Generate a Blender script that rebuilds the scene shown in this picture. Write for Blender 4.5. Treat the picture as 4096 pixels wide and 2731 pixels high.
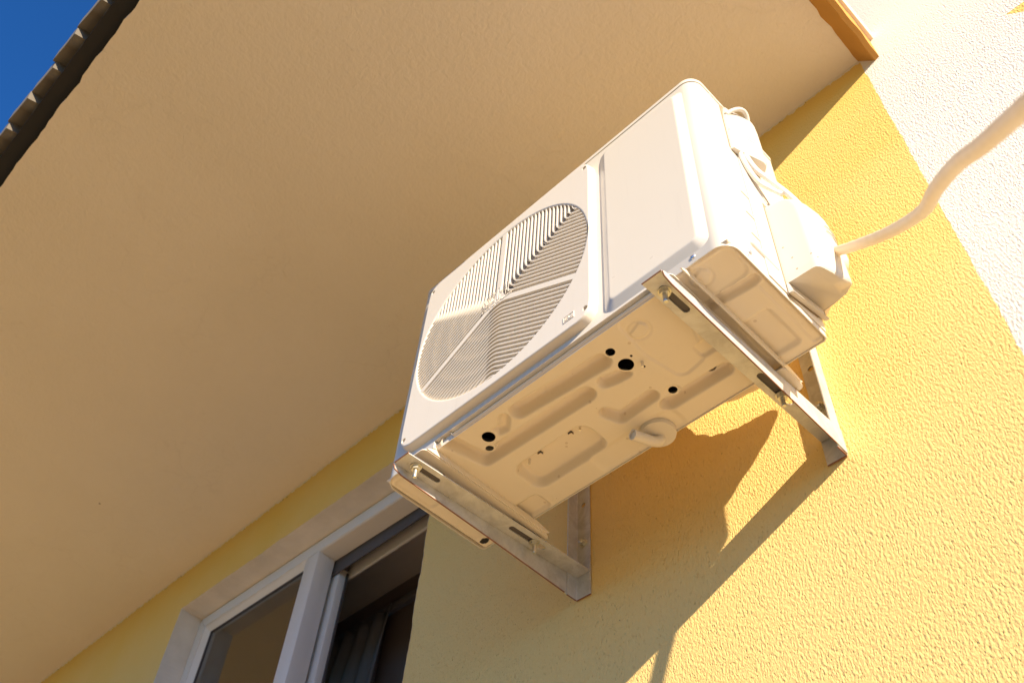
import bpy, bmesh, math, random
from mathutils import Vector, Matrix, noise
R = math.radians
random.seed(4)
scene = bpy.context.scene
for o in list(bpy.data.objects):
    bpy.data.objects.remove(o)
COL = scene.collection

# ------------------------------------------------------------------ camera
cam_d = bpy.data.cameras.new('camera'); cam = bpy.data.objects.new('camera', cam_d); COL.objects.link(cam)
RX = Vector((.70493232, .7071134, .05532684)); DN = Vector((-.5255229, .57310077, -.62879345)); FW = Vector((-.47633613, .4141813, .77560154))
m = Matrix.Identity(4)
for i in range(3):
    m[i][0] = RX[i]; m[i][1] = -DN[i]; m[i][2] = -FW[i]
m.translation = (1.1708, -1.1672, -1.218)
cam.matrix_world = m
cam_d.sensor_width = 36; cam_d.lens = 33.67; cam_d.clip_start = .02; cam_d.clip_end = 2000
cam_d.dof.use_dof = True; cam_d.dof.focus_distance = 1.78; cam_d.dof.aperture_fstop = 6.3
scene.camera = cam
scene.render.resolution_x = 1024; scene.render.resolution_y = 682

# ------------------------------------------------------------------ sun and sky
SUN = Vector((2.30, -1.0, 1.06)).normalized()          # towards the sun
EL = math.asin(SUN.z); AZ = math.atan2(SUN.x, SUN.y)  # azimuth from +Y, clockwise
sd = bpy.data.lights.new('sun', 'SUN'); sd.energy = 5.0; sd.angle = R(.5); sd.color = (1, .855, .645)
so = bpy.data.objects.new('sun', sd); COL.objects.link(so)
so.rotation_euler = SUN.to_track_quat('Z', 'Y').to_euler()
so.location = SUN * 30
w = bpy.data.worlds.new('World'); scene.world = w; w.use_nodes = True
nt = w.node_tree; nt.nodes.clear()
sky = nt.nodes.new('ShaderNodeTexSky'); sky.sky_type = 'NISHITA'; sky.sun_disc = False
sky.sun_elevation = EL; sky.sun_rotation = AZ
sky.air_density = 1.0; sky.dust_density = 0; sky.ozone_density = 10.0; sky.altitude = 2500
bg = nt.nodes.new('ShaderNodeBackground'); bg.inputs['Strength'].default_value = .11
wo = nt.nodes.new('ShaderNodeOutputWorld')
mx = nt.nodes.new('ShaderNodeMix'); mx.data_type = 'RGBA'; mx.blend_type = 'MULTIPLY'; mx.inputs[0].default_value = 1; mx.inputs[7].default_value = (.50, .98, 1.12, 1)
nt.links.new(sky.outputs[0], mx.inputs[6]); nt.links.new(mx.outputs[2], bg.inputs[0]); nt.links.new(bg.outputs[0], wo.inputs[0])
scene.view_settings.view_transform = 'Standard'; scene.view_settings.look = 'None'
scene.view_settings.gamma = 1; scene.view_settings.use_curve_mapping = False
scene.view_settings.exposure = 1.06
try:
    scene.cycles.max_bounces = 7; scene.cycles.diffuse_bounces = 4; scene.cycles.glossy_bounces = 3; scene.cycles.transparent_max_bounces = 6
except Exception: pass

# ------------------------------------------------------------------ materials
def newmat(name):
    mt = bpy.data.materials.new(name); mt.use_nodes = True
    nt = mt.node_tree
    return mt, nt, nt.nodes['Principled BSDF']
def nd(nt, t, **kw):
    n = nt.nodes.new(t)
    for k, v in kw.items():
        if k in n.inputs: n.inputs[k].default_value = v
        else: setattr(n, k, v)
    return n
def lk(nt, a, b): nt.links.new(a, b)
def coord(nt): return nd(nt, 'ShaderNodeTexCoord').outputs['Object']
def noise_tex(nt, co, scale, detail=3, rough=.5, dist=0):
    n = nd(nt, 'ShaderNodeTexNoise', Scale=scale, Detail=detail, Roughness=rough, Distortion=dist); lk(nt, co, n.inputs['Vector']); return n.outputs['Fac']
def ramp(nt, fac, p0, p1, c0=(0, 0, 0, 1), c1=(1, 1, 1, 1)):
    r = nd(nt, 'ShaderNodeValToRGB'); e = r.color_ramp.elements
    e[0].position = p0; e[1].position = p1; e[0].color = c0; e[1].color = c1
    lk(nt, fac, r.inputs[0]); return r.outputs[0]
def mixc(nt, fac, a, b):
    n = nd(nt, 'ShaderNodeMix'); n.data_type = 'RGBA'
    for i, v in ((0, fac), (6, a), (7, b)):
        if hasattr(v, 'links') or hasattr(v, 'is_linked'): lk(nt, v, n.inputs[i])
        else: n.inputs[i].default_value = v if not isinstance(v, tuple) else (*v, 1) if len(v) == 3 else v
    return n.outputs[2]
def math_(nt, op, a, b=None, c=None):
    n = nd(nt, 'ShaderNodeMath', operation=op)
    for i, v in enumerate((a, b, c)):
        if v is None: continue
        if isinstance(v, (int, float)): n.inputs[i].default_value = v
        else: lk(nt, v, n.inputs[i])
    return n.outputs[0]
def bump(nt, bsdf, h, strength, dist):
    b = nd(nt, 'ShaderNodeBump', Strength=strength, Distance=dist); lk(nt, h, b.inputs['Height']); lk(nt, b.outputs[0], bsdf.inputs['Normal']); return b
def simple(name, col, rough=.5, metal=0, var=.06, spec=.5, bscale=0, bstr=0):
    mt, nt, b = newmat(name); co = coord(nt)
    n = noise_tex(nt, co, 9, 4, .6)
    c0 = tuple(c * (1 - var) for c in col); c1 = tuple(min(1, c * (1 + var)) for c in col)
    lk(nt, mixc(nt, n, c0, c1), b.inputs['Base Color'])
    b.inputs['Roughness'].default_value = rough; b.inputs['Metallic'].default_value = metal
    b.inputs['Specular IOR Level'].default_value = spec
    if bstr:
        bump(nt, b, noise_tex(nt, co, bscale, 3), bstr, .001)
    return mt
M = {}
YEL = (.80, .545, .165); WHT = (.80, .73, .64); SOF = (.79, .685, .56)
ZS = 1.0576; XP = 1.015
def stucco_height(nt, co):
    d = nd(nt, 'ShaderNodeMapping'); d.inputs['Scale'].default_value = (1, 1, .5); d.inputs['Rotation'].default_value = (0, .22, 0); lk(nt, co, d.inputs[0])
    co = d.outputs[0]
    n1 = noise_tex(nt, co, 240, 2, .6, .15)
    v = nd(nt, 'ShaderNodeTexVoronoi', Scale=190, Randomness=1.0); lk(nt, co, v.inputs['Vector'])
    pit = ramp(nt, v.outputs['Distance'], .0, .26)
    h = math_(nt, 'ADD', math_(nt, 'MULTIPLY', n1, .85), math_(nt, 'MULTIPLY', pit, .60))
    return h
def mat_wall():
    mt, nt, b = newmat('house wall stucco'); co = coord(nt)
    sx = nd(nt, 'ShaderNodeSeparateXYZ'); lk(nt, co, sx.inputs[0]); x, z = sx.outputs[0], sx.outputs[2]
    jit = math_(nt, 'SUBTRACT', noise_tex(nt, co, 55, 4, .65), .5)
    jit2 = math_(nt, 'SUBTRACT', noise_tex(nt, co, 7, 2), .5)
    xx = math_(nt, 'ADD', x, math_(nt, 'ADD', math_(nt, 'MULTIPLY', jit, .012), math_(nt, 'MULTIPLY', jit2, .008)))
    zz = math_(nt, 'ADD', z, math_(nt, 'ADD', math_(nt, 'MULTIPLY', jit, .050), math_(nt, 'MULTIPLY', jit2, .010)))
    white = math_(nt, 'GREATER_THAN', xx, XP)
    pt = math_(nt, 'MULTIPLY', math_(nt, 'LESS_THAN', z, .82), math_(nt, 'GREATER_THAN', math_(nt, 'SUBTRACT', x, 1.302), math_(nt, 'MULTIPLY', math_(nt, 'SUBTRACT', .82, z), .85)))
    white = math_(nt, 'MULTIPLY', white, math_(nt, 'SUBTRACT', 1, pt))
    top = math_(nt, 'MULTIPLY', math_(nt, 'GREATER_THAN', zz, ZS - .008), math_(nt, 'LESS_THAN', x, XP))
    n = noise_tex(nt, co, 3.2, 5, .65); n2 = noise_tex(nt, co, 60, 3, .7)
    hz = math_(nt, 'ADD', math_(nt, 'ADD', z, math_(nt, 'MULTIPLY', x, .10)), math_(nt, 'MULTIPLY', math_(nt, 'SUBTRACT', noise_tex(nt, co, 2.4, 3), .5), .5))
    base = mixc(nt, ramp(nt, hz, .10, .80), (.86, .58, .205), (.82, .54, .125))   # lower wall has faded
    yel = mixc(nt, ramp(nt, n, .3, .72), base, mixc(nt, .5, base, (.86, .605, .24)))
    yel = mixc(nt, math_(nt, 'MULTIPLY', ramp(nt, n2, .62, .75), .25), yel, (.86, .66, .33))
    c = mixc(nt, white, yel, WHT); c = mixc(nt, top, c, SOF)
    # dark specks where the render lost its grains
    vs = nd(nt, 'ShaderNodeTexVoronoi', Scale=34); lk(nt, co, vs.inputs['Vector'])
    spk = math_(nt, 'MULTIPLY', math_(nt, 'LESS_THAN', vs.outputs['Distance'], .055), math_(nt, 'GREATER_THAN', noise_tex(nt, co, 5), .56))
    c = mixc(nt, math_(nt, 'MULTIPLY', spk, .55), c, (.22, .14, .05))
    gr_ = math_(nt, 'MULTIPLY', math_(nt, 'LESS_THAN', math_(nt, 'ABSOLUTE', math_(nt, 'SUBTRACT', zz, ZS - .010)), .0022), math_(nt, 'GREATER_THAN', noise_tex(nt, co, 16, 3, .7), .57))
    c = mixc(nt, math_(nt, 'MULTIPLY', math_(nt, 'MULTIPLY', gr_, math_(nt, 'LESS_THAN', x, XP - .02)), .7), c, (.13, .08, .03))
    lk(nt, c, b.inputs['Base Color']); b.inputs['Roughness'].default_value = .9; b.inputs['Specular IOR Level'].default_value = .2
    # the strip under the eave was trowelled smooth
    sm = ramp(nt, math_(nt, 'ADD', z, math_(nt, 'MULTIPLY', x, -.10)), .70, .98, (1, 1, 1, 1), (.25, .25, .25, 1))
    hgt = math_(nt, 'MULTIPLY', stucco_height(nt, co), sm)
    bump(nt, b, hgt, 1.0, .0033)
    return mt
M['wall'] = mat_wall()
def mat_soffit():
    mt, nt, b = newmat('soffit render'); co = coord(nt)
    n = noise_tex(nt, co, 2.0, 5, .6); n2 = noise_tex(nt, co, 48, 4, .6, .6)
    c = mixc(nt, ramp(nt, n, .28, .75), (SOF[0] * .95, SOF[1] * .945, SOF[2] * .93), SOF)
    v = nd(nt, 'ShaderNodeTexVoronoi', Scale=5.5); v.feature = 'DISTANCE_TO_EDGE'
    wv = nd(nt, 'ShaderNodeVectorMath', operation='ADD'); nn = nd(nt, 'ShaderNodeTexNoise', Scale=9, Detail=4); lk(nt, co, nn.inputs['Vector'])
    sc = nd(nt, 'ShaderNodeVectorMath', operation='SCALE'); sc.inputs['Scale'].default_value = .16; lk(nt, nn.outputs['Color'], sc.inputs[0])
    lk(nt, co, wv.inputs[0]); lk(nt, sc.outputs[0], wv.inputs[1]); lk(nt, wv.outputs[0], v.inputs['Vector'])
    crack = math_(nt, 'MULTIPLY', math_(nt, 'LESS_THAN', v.outputs['Distance'], .006), ramp(nt, noise_tex(nt, co, 3.1, 3), .54, .62))
    c = mixc(nt, math_(nt, 'MULTIPLY', crack, .05), c, (.30, .21, .11))
    vs = nd(nt, 'ShaderNodeTexVoronoi', Scale=4.5); lk(nt, co, vs.inputs['Vector'])
    spk = math_(nt, 'LESS_THAN', vs.outputs['Distance'], .018)
    c = mixc(nt, math_(nt, 'MULTIPLY', spk, .7), c, (.16, .10, .05))
    lk(nt, c, b.inputs['Base Color']); b.inputs['Roughness'].default_value = .9; b.inputs['Specular IOR Level'].default_value = .2
    hgt = math_(nt, 'ADD', n2, math_(nt, 'MULTIPLY', noise_tex(nt, co, 110, 3), .5))
    hgt = math_(nt, 'SUBTRACT', hgt, math_(nt, 'MULTIPLY', crack, .25))
    bump(nt, b, hgt, .9, .0034)
    return mt
M['soffit'] = mat_soffit()
def mat_paint(name, col, rough=.34, dirt=0., scale=70, spec=.5):
    mt, nt, b = newmat(name); co = coord(nt)
    n = noise_tex(nt, co, 4, 5, .6)
    c = mixc(nt, n, tuple(v * .965 for v in col), col)
    mp = nd(nt, 'ShaderNodeMapping'); mp.inputs['Scale'].default_value = (60, 60, 2.2); lk(nt, co, mp.inputs[0])
    st = ramp(nt, noise_tex(nt, mp.outputs[0], 1, 4, .7), .56, .76)
    c = mixc(nt, math_(nt, 'MULTIPLY', math_(nt, 'MULTIPLY', st, ramp(nt, noise_tex(nt, co, 6, 3), .42, .68)), .22), c, tuple(v * .62 for v in col))
    if dirt:
        v = nd(nt, 'ShaderNodeTexVoronoi', Scale=scale); lk(nt, co, v.inputs['Vector'])
        s = math_(nt, 'MULTIPLY', math_(nt, 'LESS_THAN', v.outputs['Distance'], .13), math_(nt, 'GREATER_THAN', noise_tex(nt, co, 13, 2), .56))
        c = mixc(nt, math_(nt, 'MULTIPLY', s, dirt), c, (.30, .17, .07))
    lk(nt, c, b.inputs['Base Color'])
    r = nd(nt, 'ShaderNodeMapRange'); r.inputs[3].default_value = rough * .8; r.inputs[4].default_value = rough * 1.25; lk(nt, noise_tex(nt, co, 17, 4), r.inputs[0]); lk(nt, r.outputs[0], b.inputs['Roughness'])
    b.inputs['Specular IOR Level'].default_value = spec
    bump(nt, b, noise_tex(nt, co, 900, 2), .05, .0004)
    return mt
ACW = (.71, .64, .54)
M['ac'] = mat_paint('powder coated sheet steel', ACW, .30, 0)
M['plastic'] = mat_paint('moulded plastic', (.71, .64, .55), .42, 0)
M['cover'] = mat_paint('moulded cover plastic', (.64, .585, .505), .40, .75, 62)
M['pan'] = mat_paint('painted base pan', (.78, .68, .54), .30, .30, 45, .5)
M['cable'] = mat_paint('white cable sheath', (.80, .76, .70), .4, .5, 120)
M['hose'] = mat_paint('white hose', (.80, .70, .53), .45, .0)
def mat_hose():
    mt, nt, b = newmat('translucent hose'); co = coord(nt)
    c = mixc(nt, noise_tex(nt, co, 14, 4), (.78, .66, .48), (.84, .76, .62)); lk(nt, c, b.inputs['Base Color']); b.inputs['Roughness'].default_value = .45
    t = nd(nt, 'ShaderNodeBsdfTranslucent'); lk(nt, c, t.inputs[0]); mx = nd(nt, 'ShaderNodeMixShader'); mx.inputs[0].default_value = .45
    lk(nt, b.outputs[0], mx.inputs[1]); lk(nt, t.outputs[0], mx.inputs[2]); lk(nt, mx.outputs[0], nt.nodes['Material Output'].inputs[0])
    bump(nt, b, noise_tex(nt, co, 60, 3), .3, .002); return mt
M['soft_hose'] = mat_hose()
def mat_galv():
    mt, nt, b = newmat('galvanised steel'); co = coord(nt)
    n = noise_tex(nt, co, 24, 5, .7, .5); f = noise_tex(nt, co, 420, 2)
    c = mixc(nt, ramp(nt, n, .42, .70), (.64, .63, .61), (.46, .44, .41))
    rust = ramp(nt, noise_tex(nt, co, 38, 6, .75), .63, .70)
    c = mixc(nt, math_(nt, 'MULTIPLY', rust, .35), c, (.17, .10, .06))
    c = mixc(nt, math_(nt, 'MULTIPLY', f, .25), c, (.52, .49, .44))
    lk(nt, c, b.inputs['Base Color']); b.inputs['Metallic'].default_value = .38
    lk(nt, ramp(nt, n, .2, .8, (.38, .38, .38, 1), (.6, .6, .6, 1)), b.inputs['Roughness'])
    bump(nt, b, f, .1, .0004)
    return mt
M['galv'] = mat_galv()
M['cutedge'] = simple('rusty cut edge', (.24, .10, .05), .8)
M['bolt'] = simple('zinc plated bolt', (.66, .63, .52), .32, .85, .2)
M['gap'] = simple('dark gap line', (.30, .22, .14), .8)
M['screw'] = simple('bright screw', (.72, .70, .70), .25, .9)
M['inside'] = simple('dark inside', (.10, .085, .07), .8)
M['fan'] = simple('fan plastic', (.36, .30, .24), .5)
M['frame'] = mat_paint('window frame plastic', (.80, .735, .67), .35, 0)
M['reveal'] = simple('white reveal plaster', (.70, .62, .53), .9, 0, .22, .2, 60, .35)
M['tile'] = simple('grey roof tile', (.17, .145, .115), .85, 0, .2, .2, 90, .5)
M['mortar'] = simple('pale mortar', (.72, .62, .48), .95, 0, .15, .2, 80, .6)
M['wood'] = simple('dark eave board', (.022, .016, .011), .85, 0, .3)
M['orange'] = simple('orange flare tinted verge', (.50, .25, .06), .9, 0, .1, .2, 60, .4)  # orange of the flare and shade is put into the verge colour
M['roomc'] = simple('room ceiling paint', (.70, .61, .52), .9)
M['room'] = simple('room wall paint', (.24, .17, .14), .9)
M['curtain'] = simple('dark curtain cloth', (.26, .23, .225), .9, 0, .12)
M['rail'] = simple('curtain rail', (.20, .17, .16), .5)
M['rubber_and_shade'] = simple('dark gasket and slot shade', (.09, .075, .07), .6)
def mat_ground():
    mt, nt, b = newmat('sandy paving'); co = coord(nt)
    br = nd(nt, 'ShaderNodeTexBrick', Scale=2.2, **{'Mortar Size': .012}); br.inputs[1].default_value = (.40, .295, .18, 1); br.inputs[2].default_value = (.44, .325, .20, 1); br.inputs[3].default_value = (.26, .195, .12, 1); lk(nt, co, br.inputs[0])
    c = mixc(nt, math_(nt, 'MULTIPLY', noise_tex(nt, co, 1.3, 5), .35), br.outputs[0], (.34, .25, .155))
    lk(nt, c, b.inputs['Base Color']); b.inputs['Roughness'].default_value = .95
    bump(nt, b, noise_tex(nt, co, 70, 3), .4, .003)
    return mt
M['bounce_paving'] = mat_ground()
M['ground'] = simple('dry grass', (.085, .095, .035), .95, 0, .35, .2, 30, .6)
def mat_glass():
    mt, nt, b = newmat('window glass'); nt.nodes.remove(b)
    t = nd(nt, 'ShaderNodeBsdfTransparent'); t.inputs[0].default_value = (.80, .84, .80, 1)
    g = nd(nt, 'ShaderNodeBsdfGlossy'); g.inputs[0].default_value = (.95, .95, .95, 1); g.inputs['Roughness'].default_value = .01
    co = coord(nt); bp = nd(nt, 'ShaderNodeBump', Strength=.05, Distance=.002); lk(nt, noise_tex(nt, co, 3, 1), bp.inputs['Height']); lk(nt, bp.outputs[0], g.inputs['Normal'])
    fr = nd(nt, 'ShaderNodeFresnel', IOR=2.1); mx = nd(nt, 'ShaderNodeMixShader')
    lk(nt, fr.outputs[0], mx.inputs[0]); lk(nt, t.outputs[0], mx.inputs[1]); lk(nt, g.outputs[0], mx.inputs[2])
    lk(nt, mx.outputs[0], nt.nodes['Material Output'].inputs[0]); return mt
M['glass'] = mat_glass()
def mat_label():
    mt, nt, b = newmat('printed sticker'); co = coord(nt)
    wv = nd(nt, 'ShaderNodeTexWave', Scale=60, Distortion=0); wv.bands_direction = 'Z'; lk(nt, co, wv.inputs['Vector'])
    n = noise_tex(nt, co, 260, 2, .7)
    t = math_(nt, 'MULTIPLY', math_(nt, 'GREATER_THAN', wv.outputs['Fac'], .55), math_(nt, 'GREATER_THAN', n, .48))
    lk(nt, mixc(nt, math_(nt, 'MULTIPLY', t, .6), (.80, .76, .68), (.36, .28, .16)), b.inputs['Base Color']); b.inputs['Roughness'].default_value = .5; return mt
M['label'] = mat_label()

# ------------------------------------------------------------------ helpers
def mesh_obj(name, verts, faces, mat, parent=None, smooth=False, sharp=35):
    me = bpy.data.meshes.new(name); me.from_pydata([tuple(v) for v in verts], [], faces); me.validate(); me.update()
    bm = bmesh.new(); bm.from_mesh(me); bmesh.ops.recalc_face_normals(bm, faces=bm.faces); bm.to_mesh(me); bm.free()
    return link(name, me, mat, parent, smooth, sharp)
def link(name, me, mat, parent=None, smooth=False, sharp=35):
    o = bpy.data.objects.new(name, me); COL.objects.link(o)
    if mat is not None:
        me.materials.clear(); me.materials.append(M[mat])
    if smooth: shade(me, sharp)
    if parent: o.parent = parent
    return o
def shade(me, ang=35):
    for p in me.polygons: p.use_smooth = True
    me.set_sharp_from_angle(angle=R(ang))
def bm_obj(name, bm, mat, parent=None, smooth=True, sharp=35):
    bmesh.ops.recalc_face_normals(bm, faces=bm.faces)
    me = bpy.data.meshes.new(name); bm.to_mesh(me); bm.free()
    return link(name, me, mat, parent, smooth, sharp)
def box_bm(x0, x1, y0, y1, z0, z1, bev=0, seg=2, bm=None):
    nb = bmesh.new()
    bmesh.ops.create_cube(nb, size=1)
    for v in nb.verts:
        v.co = Vector((x0 + (v.co.x + .5) * (x1 - x0), y0 + (v.co.y + .5) * (y1 - y0), z0 + (v.co.z + .5) * (z1 - z0)))
    if bev: bmesh.ops.bevel(nb, geom=nb.edges[:], offset=bev, segments=seg, profile=.5, affect='EDGES')
    if bm is None: return nb
    me = bpy.data.meshes.new('t'); nb.to_mesh(me); nb.free(); bm.from_mesh(me); bpy.data.meshes.remove(me); return bm
def box(name, x0, x1, y0, y1, z0, z1, mat, parent=None, bev=0, seg=2):
    return bm_obj(name, box_bm(x0, x1, y0, y1, z0, z1, bev, seg), mat, parent)
def empty(name, loc, label=None, cat=None, group=None):
    o = bpy.data.objects.new(name, None); COL.objects.link(o); o.location = (0, 0, 0)
    o.empty_display_size = .05
    tag(o, label, cat, group); return o
def tag(o, label=None, cat=None, group=None, kind=None):
    if label: o['label'] = label
    if cat: o['category'] = cat
    if group: o['group'] = group
    if kind: o['kind'] = kind
def cyl_bm(p0, p1, r0, r1=None, n=16, cap=True, bm=None, hexa=False):
    r1 = r0 if r1 is None else r1
    bm = bm or bmesh.new()
    p0 = Vector(p0); p1 = Vector(p1); d = (p1 - p0).normalized()
    a = d.orthogonal().normalized(); b = d.cross(a)
    A = []; B = []
    for i in range(n):
        t = 2 * math.pi * i / n; u = a * math.cos(t) + b * math.sin(t)
        A.append(bm.verts.new(p0 + u * r0)); B.append(bm.verts.new(p1 + u * r1))
    for i in range(n):
        j = (i + 1) % n; bm.faces.new((A[i], A[j], B[j], B[i]))
    if cap: bm.faces.new(A); bm.faces.new(list(reversed(B)))
    return bm
def tube_bm(pts, rad, n=12, bm=None):
    bm = bm or bmesh.new(); pts = [Vector(p) for p in pts]; rings = []
    up = None
    for i, p in enumerate(pts):
        d = (pts[min(i + 1, len(pts) - 1)] - pts[max(i - 1, 0)]).normalized()
        if up is None: up = d.orthogonal().normalized()
        a = (up - d * up.dot(d)).normalized(); b = d.cross(a); up = a
        r = rad[i] if isinstance(rad, (list, tuple)) else rad
        rings.append([bm.verts.new(p + (a * math.cos(2 * math.pi * k / n) + b * math.sin(2 * math.pi * k / n)) * r) for k in range(n)])
    for i in range(len(rings) - 1):
        for k in range(n):
            bm.faces.new((rings[i][k], rings[i][(k + 1) % n], rings[i + 1][(k + 1) % n], rings[i + 1][k]))
    bm.faces.new(rings[0]); bm.faces.new(list(reversed(rings[-1]))); return bm
def spline(pts, n=10):
    pts = [Vector(p) for p in pts]; out = []
    P = [pts[0] * 2 - pts[1]] + pts + [pts[-1] * 2 - pts[-2]]
    for i in range(1, len(P) - 2):
        for k in range(n):
            t = k / n; a, b, c, d = P[i - 1], P[i], P[i + 1], P[i + 2]
            out.append(.5 * ((2 * b) + (c - a) * t + (2 * a - 5 * b + 4 * c - d) * t * t + (3 * b - a - 3 * c + d) * t ** 3))
    out.append(pts[-1]); return out
def cut(o, cutters):
    for c in cutters:
        md = o.modifiers.new('b', 'BOOLEAN'); md.operation = 'DIFFERENCE'; md.object = c; md.solver = 'EXACT'
    dg = bpy.context.evaluated_depsgraph_get()
    me = bpy.data.meshes.new_from_object(o.evaluated_get(dg)); old = o.data
    o.modifiers.clear(); o.data = me
    for c in cutters:
        d = c.data; bpy.data.objects.remove(c); bpy.data.meshes.remove(d)
    bpy.data.meshes.remove(old); shade(o.data, 30)
def prism_bm(poly, axis, a, b, bm=None):
    """extrude a polygon (list of 2d points) along an axis from a to b"""
    bm = bm or bmesh.new()
    def P(u, v, t): return {'x': (t, u, v), 'y': (u, t, v), 'z': (u, v, t)}[axis]
    A = [bm.verts.new(P(u, v, a)) for u, v in poly]; B = [bm.verts.new(P(u, v, b)) for u, v in poly]
    n = len(poly)
    bm.faces.new(A); bm.faces.new(list(reversed(B)))
    for i in range(n): bm.faces.new((A[i], A[(i + 1) % n], B[(i + 1) % n], B[i]))
    return bm
def rrect(x0, x1, z0, z1, r, n=6):
    pts = []
    for cx, cz, a0 in ((x1 - r, z1 - r, 0), (x0 + r, z1 - r, 90), (x0 + r, z0 + r, 180), (x1 - r, z0 + r, 270)):
        for i in range(n + 1):
            a = R(a0 + 90 * i / n); pts.append((cx + r * math.cos(a), cz + r * math.sin(a)))
    return pts
def stadium(u0, u1, v, r, n=8):
    pts = []
    for c, a0 in ((u1, -90), (u0, 90)):
        for i in range(n + 1):
            a = R(a0 + 180 * i / n); pts.append((c + r * math.cos(a), v + r * math.sin(a)))
    return pts

# ================================================================== SETTING
pv = mesh_obj('bounce_paving', [(-9, -3.2, -2.746), (8, -3.2, -2.746), (8, 0, -2.746), (-9, 0, -2.746)], [(0, 1, 2, 3)], 'bounce_paving'); tag(pv, kind='structure')  # unseen pale strip added to bounce light up onto undersides
g = mesh_obj('ground', [(-600, -600, -2.75), (600, -600, -2.75), (600, 600, -2.75), (-600, 600, -2.75)], [(0, 1, 2, 3)], 'ground'); tag(g, kind='structure')

house = empty('house', (0, 0, 0), 'yellow stucco house with white corner band, wide tiled eave and window', 'house')
OXL, OXR, OZB = -1.893, -.444, -.62
def otop(x): return .839 - .0293 * (x - OXL)
TL, TR = otop(OXL), otop(OXR)
# wall face with an opening for the window; slightly ragged opening edge
def ragged(a, b, n, amp, seed):
    out = []
    for i in range(n + 1):
        t = i / n; p = Vector(a).lerp(Vector(b), t)
        k = 0 if i in (0, n) else amp
        j = noise.noise(Vector((t * 37.3 * (Vector(b) - Vector(a)).length, seed, 0)))
        j2 = noise.noise(Vector((t * 9 * (Vector(b) - Vector(a)).length, seed + 5, 0)))
        dirv = (Vector(b) - Vector(a)).normalized(); nrm = Vector((-dirv.y, dirv.x))
        out.append(p + nrm * (j * k + j2 * k * 1.5))
    return out
e_top = ragged((OXL, TL), (OXR, TR), 160, .0030, 1); e_right = ragged((OXR, TR), (OXR, OZB), 140, .0035, 2)
e_left = ragged((OXL, OZB), (OXL, TL), 120, .0025, 3)
bm = bmesh.new()
def V(u): return bm.verts.new((u[0], 0, u[1]))
X0, X1, ZB, ZT = -6, 5, -2.75, 3.4
vt = [V(p) for p in e_top]; vr = [vt[-1]] + [V(p) for p in e_right[1:]]; vl = [V(p) for p in e_left[:-1]] + [vt[0]]
T0 = V((OXL, ZT)); T1 = V((OXR, ZT)); bm.faces.new(vt + [T1, T0])
Rt = V((X1, ZT)); Rb = V((X1, OZB)); bm.faces.new(vr + [Rb, Rt, T1])
Lt = V((X0, ZT)); Lb = V((X0, OZB)); bm.faces.new(vl + [T0, Lt, Lb])
B0 = V((X0, ZB)); B1 = V((X1, ZB)); bm.faces.new([Lb, vl[0], vr[-1], Rb, B1, B0])
bmesh.ops.recalc_face_normals(bm, faces=bm.faces)
wall = bm_obj('wall', bm, 'wall', house, False)
if wall.data.polygons[0].normal.y > 0: wall.data.flip_normals()
wall['label'] = 'rough yellow stucco wall with a white painted band'
# soffit slab of the eave
EY = -1.318
def soffit():
    bm = bmesh.new(); n = 260
    a = []; b = []
    for i in range(n + 1):
        x = -5 + (XP + 5) * i / n
        j = noise.noise(Vector((x * 21, 3, 0))) * .006 + noise.noise(Vector((x * 60, 9, 0))) * .004
        a.append(bm.verts.new((x, EY + j, ZS))); b.append(bm.verts.new((x, .02, ZS)))
    for i in range(n): bm.faces.new((a[i], a[i + 1], b[i + 1], b[i]))
    a2 = [bm.verts.new((v.co.x, v.co.y, ZS + .03)) for v in a]
    for i in range(n): bm.faces.new((a[i], a2[i], a2[i + 1], a[i + 1]))
    return bm_obj('soffit', bm, 'soffit', house, False)
soffit()
box('eave_board', -5, XP, EY - .046, EY + .15, ZS + .031, ZS + .070, 'wood', house, .002)
# verge of the eave: a drip edge sloping outward and down, ragged
bm = bmesh.new(); n = 70; rows = [[], [], [], []]
for i in range(n + 1):
    y = -1.36 + 1.36 * i / n
    j = noise.noise(Vector((y * 30, 1, 4))) * .005; k = noise.noise(Vector((y * 18, 7, 4))) * .003
    for r_, (x, z) in enumerate(((XP - .004 + j, ZS + .002), (1.046 + k, 1.007), (1.058 + k, 1.012), (1.058, 1.16))):
        rows[r_].append(bm.verts.new((x, y, z)))
for r_ in range(3):
    for i in range(n): bm.faces.new((rows[r_][i], rows[r_][i + 1], rows[r_ + 1][i + 1], rows[r_ + 1][i]))
bm_obj('verge', bm, 'orange', house, True)
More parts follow.
